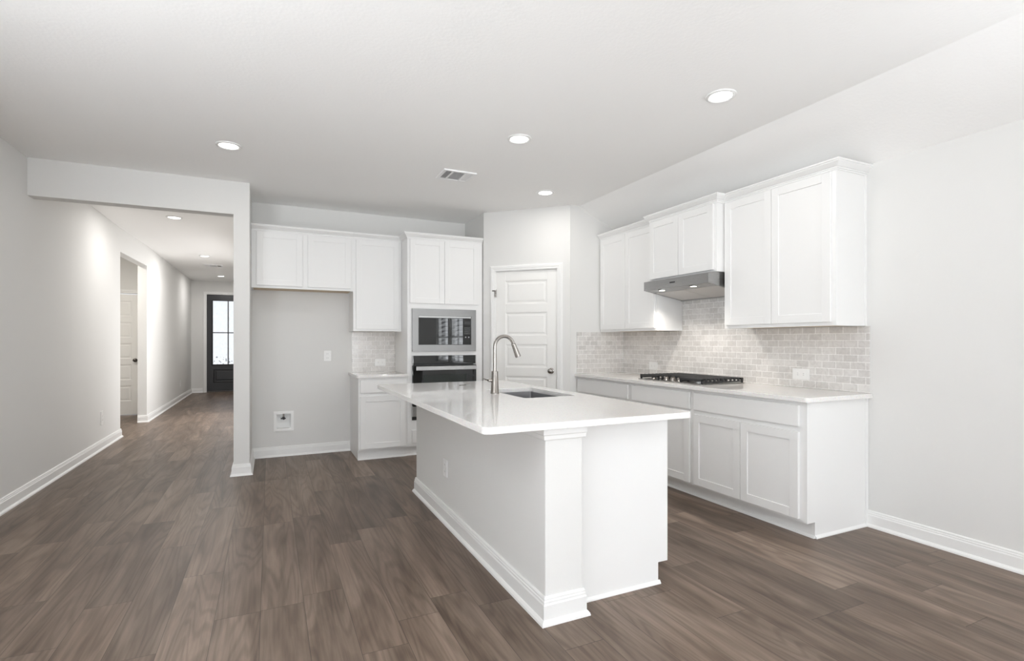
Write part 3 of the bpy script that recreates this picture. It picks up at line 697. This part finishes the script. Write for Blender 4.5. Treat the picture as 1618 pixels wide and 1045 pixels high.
MB().prism([(EY, 0), (EY - 0.013, 0), (EY - 0.012, 0.006), (EY - 0.006, 0.015), (EY, 0.018)], IX1 + 0.03, 1.870, lambda y, z, x: (x, y, z)).build('shoe_moulding', CAB, r)
mb = MB(); y_a, y_b = EY + 0.018, IY1 - 0.09
mb.box(IX1, 1.906, y_a, y_b, 0.110, 0.128); mb.box(IX1, IX1 + 0.012, y_a, y_b, 0.128, 0.62); mb.box(1.850, 1.862, y_a, y_b, 0, 0.110)
mb.build('carcass', CAB, r)
units = [(y_a, 2.86), (2.86, 3.64), (3.64, y_b)]
ff = MB()
for a, b in units:
    ff = wall_cells(ff, a, b, 0.110, 0.8885, [(a + 0.05, b - 0.05, 0.16, 0.66), (a + 0.05, b - 0.05, 0.75, 0.84)], lambda m, p, q, c, d: m.box(1.906, EX, p, q, c, d))
ff.build('face_frame', CAB, r)
def shaker_x(parent, y0, y1, z0, z1, x, name='door', st=0.06):
    mb = MB()
    mb.box(x, x + 0.02, y0, y0 + st, z0, z1); mb.box(x, x + 0.02, y1 - st, y1, z0, z1)
    mb.box(x, x + 0.02, y0 + st, y1 - st, z0, z0 + st); mb.box(x, x + 0.02, y0 + st, y1 - st, z1 - st, z1)
    mb.box(x + 0.004, x + 0.013, y0 + st - 0.004, y1 - st + 0.004, z0 + st - 0.004, z1 - st + 0.004)
    return mb.build(name, CAB, parent, bevel=0.0013)
for a, b in units:
    m = (a + b) / 2
    shaker_x(r, a + 0.012, m - 0.002, 0.120, 0.692, EX + 0.0005); shaker_x(r, m + 0.002, b - 0.012, 0.120, 0.692, EX + 0.0005)
    B(EX + 0.0005, EX + 0.0205, a + 0.012, b - 0.012, 0.726, 0.866).build('drawer', CAB, r, bevel=0.003)
# island top with the sink cut-out
SX0, SX1, SY0, SY1 = 1.468, 1.848, 2.925, 3.580
hole = rrect(SX0, SX1, SY0, SY1, 0.018)
mb = MB().plate_hole(rrect(0.808, 1.962, 1.988, 4.380, 0.035), [hole], 0.8895, 0.920)
tag(mb.build('countertop', QUARTZ, bevel=0.003), 'large white speckled quartz island top with a sink cut-out', 'countertop')
r = thing('sink', ((SX0 + SX1) / 2, (SY0 + SY1) / 2, 0.69), 'stainless undermount sink basin set in the island top', 'sink')
mb = MB(); o0 = rrect(SX0 - 0.004, SX1 + 0.004, SY0 - 0.004, SY1 + 0.004, 0.016); i1 = rrect(SX0 + 0.012, SX1 - 0.012, SY0 + 0.012, SY1 - 0.012, 0.016)
i2 = rrect(SX0 + 0.035, SX1 - 0.035, SY0 + 0.035, SY1 - 0.035, 0.016); fl = rrect(SX0 - 0.03, SX1 + 0.03, SY0 - 0.03, SY1 + 0.03, 0.06)
ob = rrect(SX0 - 0.008, SX1 + 0.008, SY0 - 0.008, SY1 + 0.008, 0.016)
mb.rings([[(x, y, z) for x, y in p] for p, z in ((i2, 0.688), (ob, 0.690), (ob, 0.884), (fl, 0.884), (fl, 0.8885), (o0, 0.8885), (o0, 0.72), (i1, 0.70), (i2, 0.694))])
mb.build('basin', SINKM, r, smooth=True)
MB().lathe((1.66, 3.30, 0.694), [(0.055, 0.0), (0.055, 0.003), (0.045, 0.004), (0.040, 0.001), (0, 0.001)]).build('drain', STEEL, r, smooth=True)
# faucet
fx, fy = 1.408, 3.272
r = thing('kitchen_faucet', (fx, fy, 0.920), 'brushed nickel gooseneck faucet with pull-down spray head beside the sink', 'faucet')
MB().lathe((fx, fy, 0.9202), [(0.030, 0), (0.030, 0.004), (0.0285, 0.006), (0.0225, 0.150), (0.0215, 0.155), (0.015, 0.156)]).build('base', NICKEL, r, smooth=True)
pts = [(fx, fy, 1.070), (fx, fy, 1.14), (fx, fy, 1.21), (fx, fy, 1.245)]
rad = 0.072; cxm, czm = fx + rad, 1.245
for i in range(1, 15):
    a = R(180 - i * 163 / 14); pts.append((cxm + rad * math.cos(a), fy, czm + rad * math.sin(a)))
MB().tube(pts, 0.0122).build('spout', NICKEL, r, smooth=True)
p1 = Vector(pts[-1]); d = (Vector(pts[-1]) - Vector(pts[-2])).normalized()
MB().tube([p1 + d * k for k in (-0.002, 0.003, 0.006, 0.05, 0.098, 0.102)], [0.0125, 0.0155, 0.0155, 0.0175, 0.0205, 0.018]).build('spray_head', NICKEL, r, smooth=True)
h = MB().frustum((fx - 0.018, fy + 0.004, 1.012), (fx - 0.044, fy + 0.010, 1.012), 0.0125, 0.0115).build('handle', NICKEL, r, smooth=True)
MB().tube([(fx - 0.046, fy + 0.010, 1.012), (fx - 0.050, fy + 0.030, 1.014), (fx - 0.052, fy + 0.085, 1.020)], [0.006, 0.0055, 0.0045], 12).build('lever', NICKEL, h, smooth=True)
# keys
r = thing('keys', (1.443, 4.004, 0.920), 'small dark bunch of keys lying flat on the island top', 'keys')
for (x, y, a) in ((1.415, 3.995, 0.35), (1.468, 4.012, -0.25)):
    mb = MB(); c, s_ = math.cos(a), math.sin(a)
    P = [(0.012 * math.cos(R(k)), 0.012 * math.sin(R(k))) for k in range(40, 330, 24)] + [(0.042, -0.004), (0.045, 0.0), (0.038, 0.004), (0.034, 0.002), (0.030, 0.005), (0.025, 0.003), (0.020, 0.006)]
    mb.prism([(x + c * u - s_ * v, y + s_ * u + c * v) for u, v in P], 0.9203, 0.9245); mb.build('key', RED, r)
MB().tube([(1.443 + 0.014 * math.cos(R(k * 24)), 4.004 + 0.014 * math.sin(R(k * 24)), 0.9225) for k in range(16)], 0.0014, 8).build('ring', NICKEL, r, smooth=True)

# ------------------------------------------------------------------ outlets and boxes
def outlet(name, loc, rz, w, h_, label, horizontal=False, kind='duplex'):
    r = thing(name, loc, label, 'outlet', rz=rz)
    MB().prism(rrect(-w / 2, w / 2, -h_ / 2, h_ / 2, 0.004), 0.0005, 0.007, lambda x, z, y: (x, -y, z)).build('cover_plate', PLATE, r, local=True, bevel=0.0015)
    if kind == 'blank': return r
    for s in (-1, 1):
        u, v = (s * 0.024, 0) if horizontal else (0, s * 0.024)
        rc = MB().prism(rrect(u - 0.016, u + 0.016, v - 0.016, v + 0.016, 0.009), 0.007, 0.009, lambda x, z, y: (x, -y, z)).build('receptacle', PLATE, r, local=True)
        sl = MB()
        for k in (-1, 1):
            if horizontal: sl.box(u - 0.004, u + 0.005, -0.0094, -0.0088, v + k * 0.0065 - 0.001, v + k * 0.0065 + 0.001)
            else: sl.box(u + k * 0.0065 - 0.001, u + k * 0.0065 + 0.001, -0.0094, -0.0088, v - 0.004, v + 0.005)
        sl.build('slots', SLOT, rc, local=True)
    return r
outlet('wall_outlet', (0.603, YB, 1.114), 0, 0.078, 0.120, 'white upright outlet on the bare refrigerator alcove wall')
outlet('wall_outlet', (1.202, YB - 0.010, 1.030), 0, 0.130, 0.088, 'white sideways outlet on the tile beside the oven tower', True)
outlet('wall_outlet', (XR - 0.009, 4.385, 1.017), -R(90), 0.128, 0.084, 'white sideways outlet on the tile left of the cooktop', True)
outlet('wall_outlet', (XR - 0.009, 2.675, 1.026), -R(90), 0.138, 0.086, 'white sideways outlet on the tile near the open counter end', True)
outlet('wall_outlet', (IX0, 3.503, 0.383), -R(90), 0.080, 0.122, 'white upright outlet low on the island back')
outlet('wall_outlet', (XL, 7.632, 0.367), R(90), 0.085, 0.165, 'white upright outlet low on the wall before the hallway opening')
outlet('wall_outlet', (XLH, 13.25, 0.366), R(90), 0.085, 0.145, 'white upright outlet low on the far hallway wall')
r = thing('water_supply_box', (0.141, YB, 0.282), 'white recessed refrigerator water box with a black valve, low on the wall', 'utility box')
x0, x1, z0, z1 = WBX
mb = wall_cells(MB(), 0.039, 0.243, 0.281, 0.501, [(x0 + 0.018, x1 - 0.018, z0 + 0.018, z1 - 0.018)], lambda m, a, b, c, d: m.box(a, b, YB - 0.010, YB - 0.0005, c, d)); mb.build('frame', PLATE, r)
mb = B(x0 + 0.002, x1 - 0.002, YB + 0.080, YB + 0.085, z0 + 0.002, z1 - 0.002)
mb.box(x0 + 0.002, x0 + 0.010, YB, YB + 0.08, z0 + 0.002, z1 - 0.002); mb.box(x1 - 0.010, x1 - 0.002, YB, YB + 0.08, z0 + 0.002, z1 - 0.002)
mb.box(x0 + 0.010, x1 - 0.010, YB, YB + 0.08, z0 + 0.002, z0 + 0.010); mb.box(x0 + 0.010, x1 - 0.010, YB, YB + 0.08, z1 - 0.010, z1 - 0.002)
mb.build('recess', PLATE, r)
mb = MB().frustum((0.141, YB + 0.045, 0.405), (0.141, YB + 0.045, 0.482), 0.008, 0.008, 14); mb.frustum((0.141, YB + 0.045, 0.465), (0.141, YB + 0.045, 0.478), 0.013, 0.013, 14)
v = mb.build('valve', NICKEL, r, smooth=True)
mb = MB().frustum((0.141, YB + 0.055, 0.417), (0.141, YB + 0.010, 0.417), 0.016, 0.014, 14); mb.box(0.110, 0.162, YB + 0.006, YB + 0.016, 0.411, 0.423)
mb.build('valve_handle', IRON, v)

# ------------------------------------------------------------------ ceiling fittings
def can(loc, label, watts, group, col=(1.0, 0.97, 0.93)):
    r = thing('recessed_light', loc, label, 'ceiling light', group=group)
    x, y, z = loc
    MB().lathe(loc, [(0.092, -0.0002), (0.090, -0.006), (0.076, -0.010), (0.068, -0.006), (0.066, -0.0005)]).build('trim_ring', TRIM, r, smooth=True)
    ln = MB().lathe((x, y, z - 0.004), [(0.066, 0), (0.060, -0.003), (0.0, -0.004)]).build('lens', LENS, r, smooth=True)
    l = bpy.data.lights.new('led', 'AREA'); l.shape = 'DISK'; l.size = 0.125; l.energy = watts; l.color = col
    o = bpy.data.objects.new('led', l); COL.objects.link(o); o.parent = ln; o.location = (0, 0, -0.010)
    return r
G = 'recessed ceiling lights'
can((2.530, 2.335, ZC), 'round recessed light nearest the sloping ceiling', CAN_W, G)
can((1.695, 3.475, ZC), 'round recessed light above the island sink', CAN_W, G)
can((2.548, 4.615, ZC), 'round recessed light in front of the pantry corner', CAN_W, G)
can((-0.290, 4.555, ZC), 'round recessed light in front of the hallway header', CAN_W, G)
can((-1.060, 7.474, ZC), 'round recessed hallway light nearest the header', HALL_CAN_W, G, (1.0, 0.97, 0.945))
can((-1.048, 10.606, ZC), 'round recessed hallway light between header and vent', HALL_CAN_W, G, (1.0, 0.97, 0.945))
can((-1.029, 13.70, ZC), 'round recessed hallway light beyond the vent, near the black door', HALL_CAN_W, G, (1.0, 0.97, 0.945))
can((-2.45, 9.2, ZC), 'added unseen recessed light inside the side passage, hidden above its opening', 20.0, G, (1.0, 0.94, 0.86))  # out of view, added to brighten the passage door
r = thing('smoke_detector', (-0.362, 7.62, ZC), 'small round white detector on the hallway ceiling, half hidden by the wall end', 'detector')
MB().lathe((-0.362, 7.62, ZC), [(0.046, -0.0003), (0.046, -0.018), (0.038, -0.030), (0.0, -0.033)]).build('housing', PLATE, r, smooth=True)
MB().lathe((-0.362, 7.62, ZC - 0.033), [(0.012, 0.0), (0.010, -0.003), (0, -0.003)]).build('test_button', PLATE, r, smooth=True)

def vent(x0, x1, y0, y1, label):
    r = thing('ceiling_vent', ((x0 + x1) / 2, (y0 + y1) / 2, ZC), label, 'vent')
    z = ZC - 0.0005; b = 0.028; W = x1 - x0 - 2 * b
    secs = [(x0 + b, x0 + b + W * 0.24), (x0 + b + W * 0.28, x0 + b + W * 0.72), (x0 + b + W * 0.76, x1 - b)]
    mb = MB()
    wall_cells(mb, x0, x1, y0, y1, [(a, c, y0 + b, y1 - b) for a, c in secs], lambda m, p, q, c, d: m.box(p, q, c, d, z - 0.012, z))
    mb.build('frame', VENTM, r, bevel=0.002)
    B(x0 + b, x1 - b, y0 + b, y1 - b, z - 0.0015, z).build('backing', VENTD, r)
    for i, (a, c) in enumerate(secs):
        lv = MB()
        if i == 1:
            n = 12
            for k in range(n):
                y = y0 + b + (y1 - y0 - 2 * b) * (k + 0.5) / n; w = 0.011
                lv.prism([(y - w, z - 0.010), (y + w * 0.4, z - 0.002), (y + w * 0.4 + 0.002, z - 0.003), (y - w + 0.002, z - 0.011)], a, c, lambda q, zz, x: (x, q, zz))
        else:
            n = 6; s = 1 if i == 0 else -1
            for k in range(n):
                x = a + (c - a) * (k + 0.5) / n; w = 0.005
                lv.prism([(x - s * w, z - 0.010), (x + s * w * 0.6, z - 0.002), (x + s * w * 0.6 + 0.002, z - 0.003), (x - s * w + 0.002, z - 0.011)], y0 + b, y1 - b, lambda q, zz, y: (q, y, zz))
        lv.build('louvres', VENTM, r)
vent(1.388, 1.694, 4.345, 4.618, 'white rectangular air vent in the kitchen ceiling')
vent(-1.19, -0.86, 11.70, 12.05, 'white rectangular air vent in the hallway ceiling')
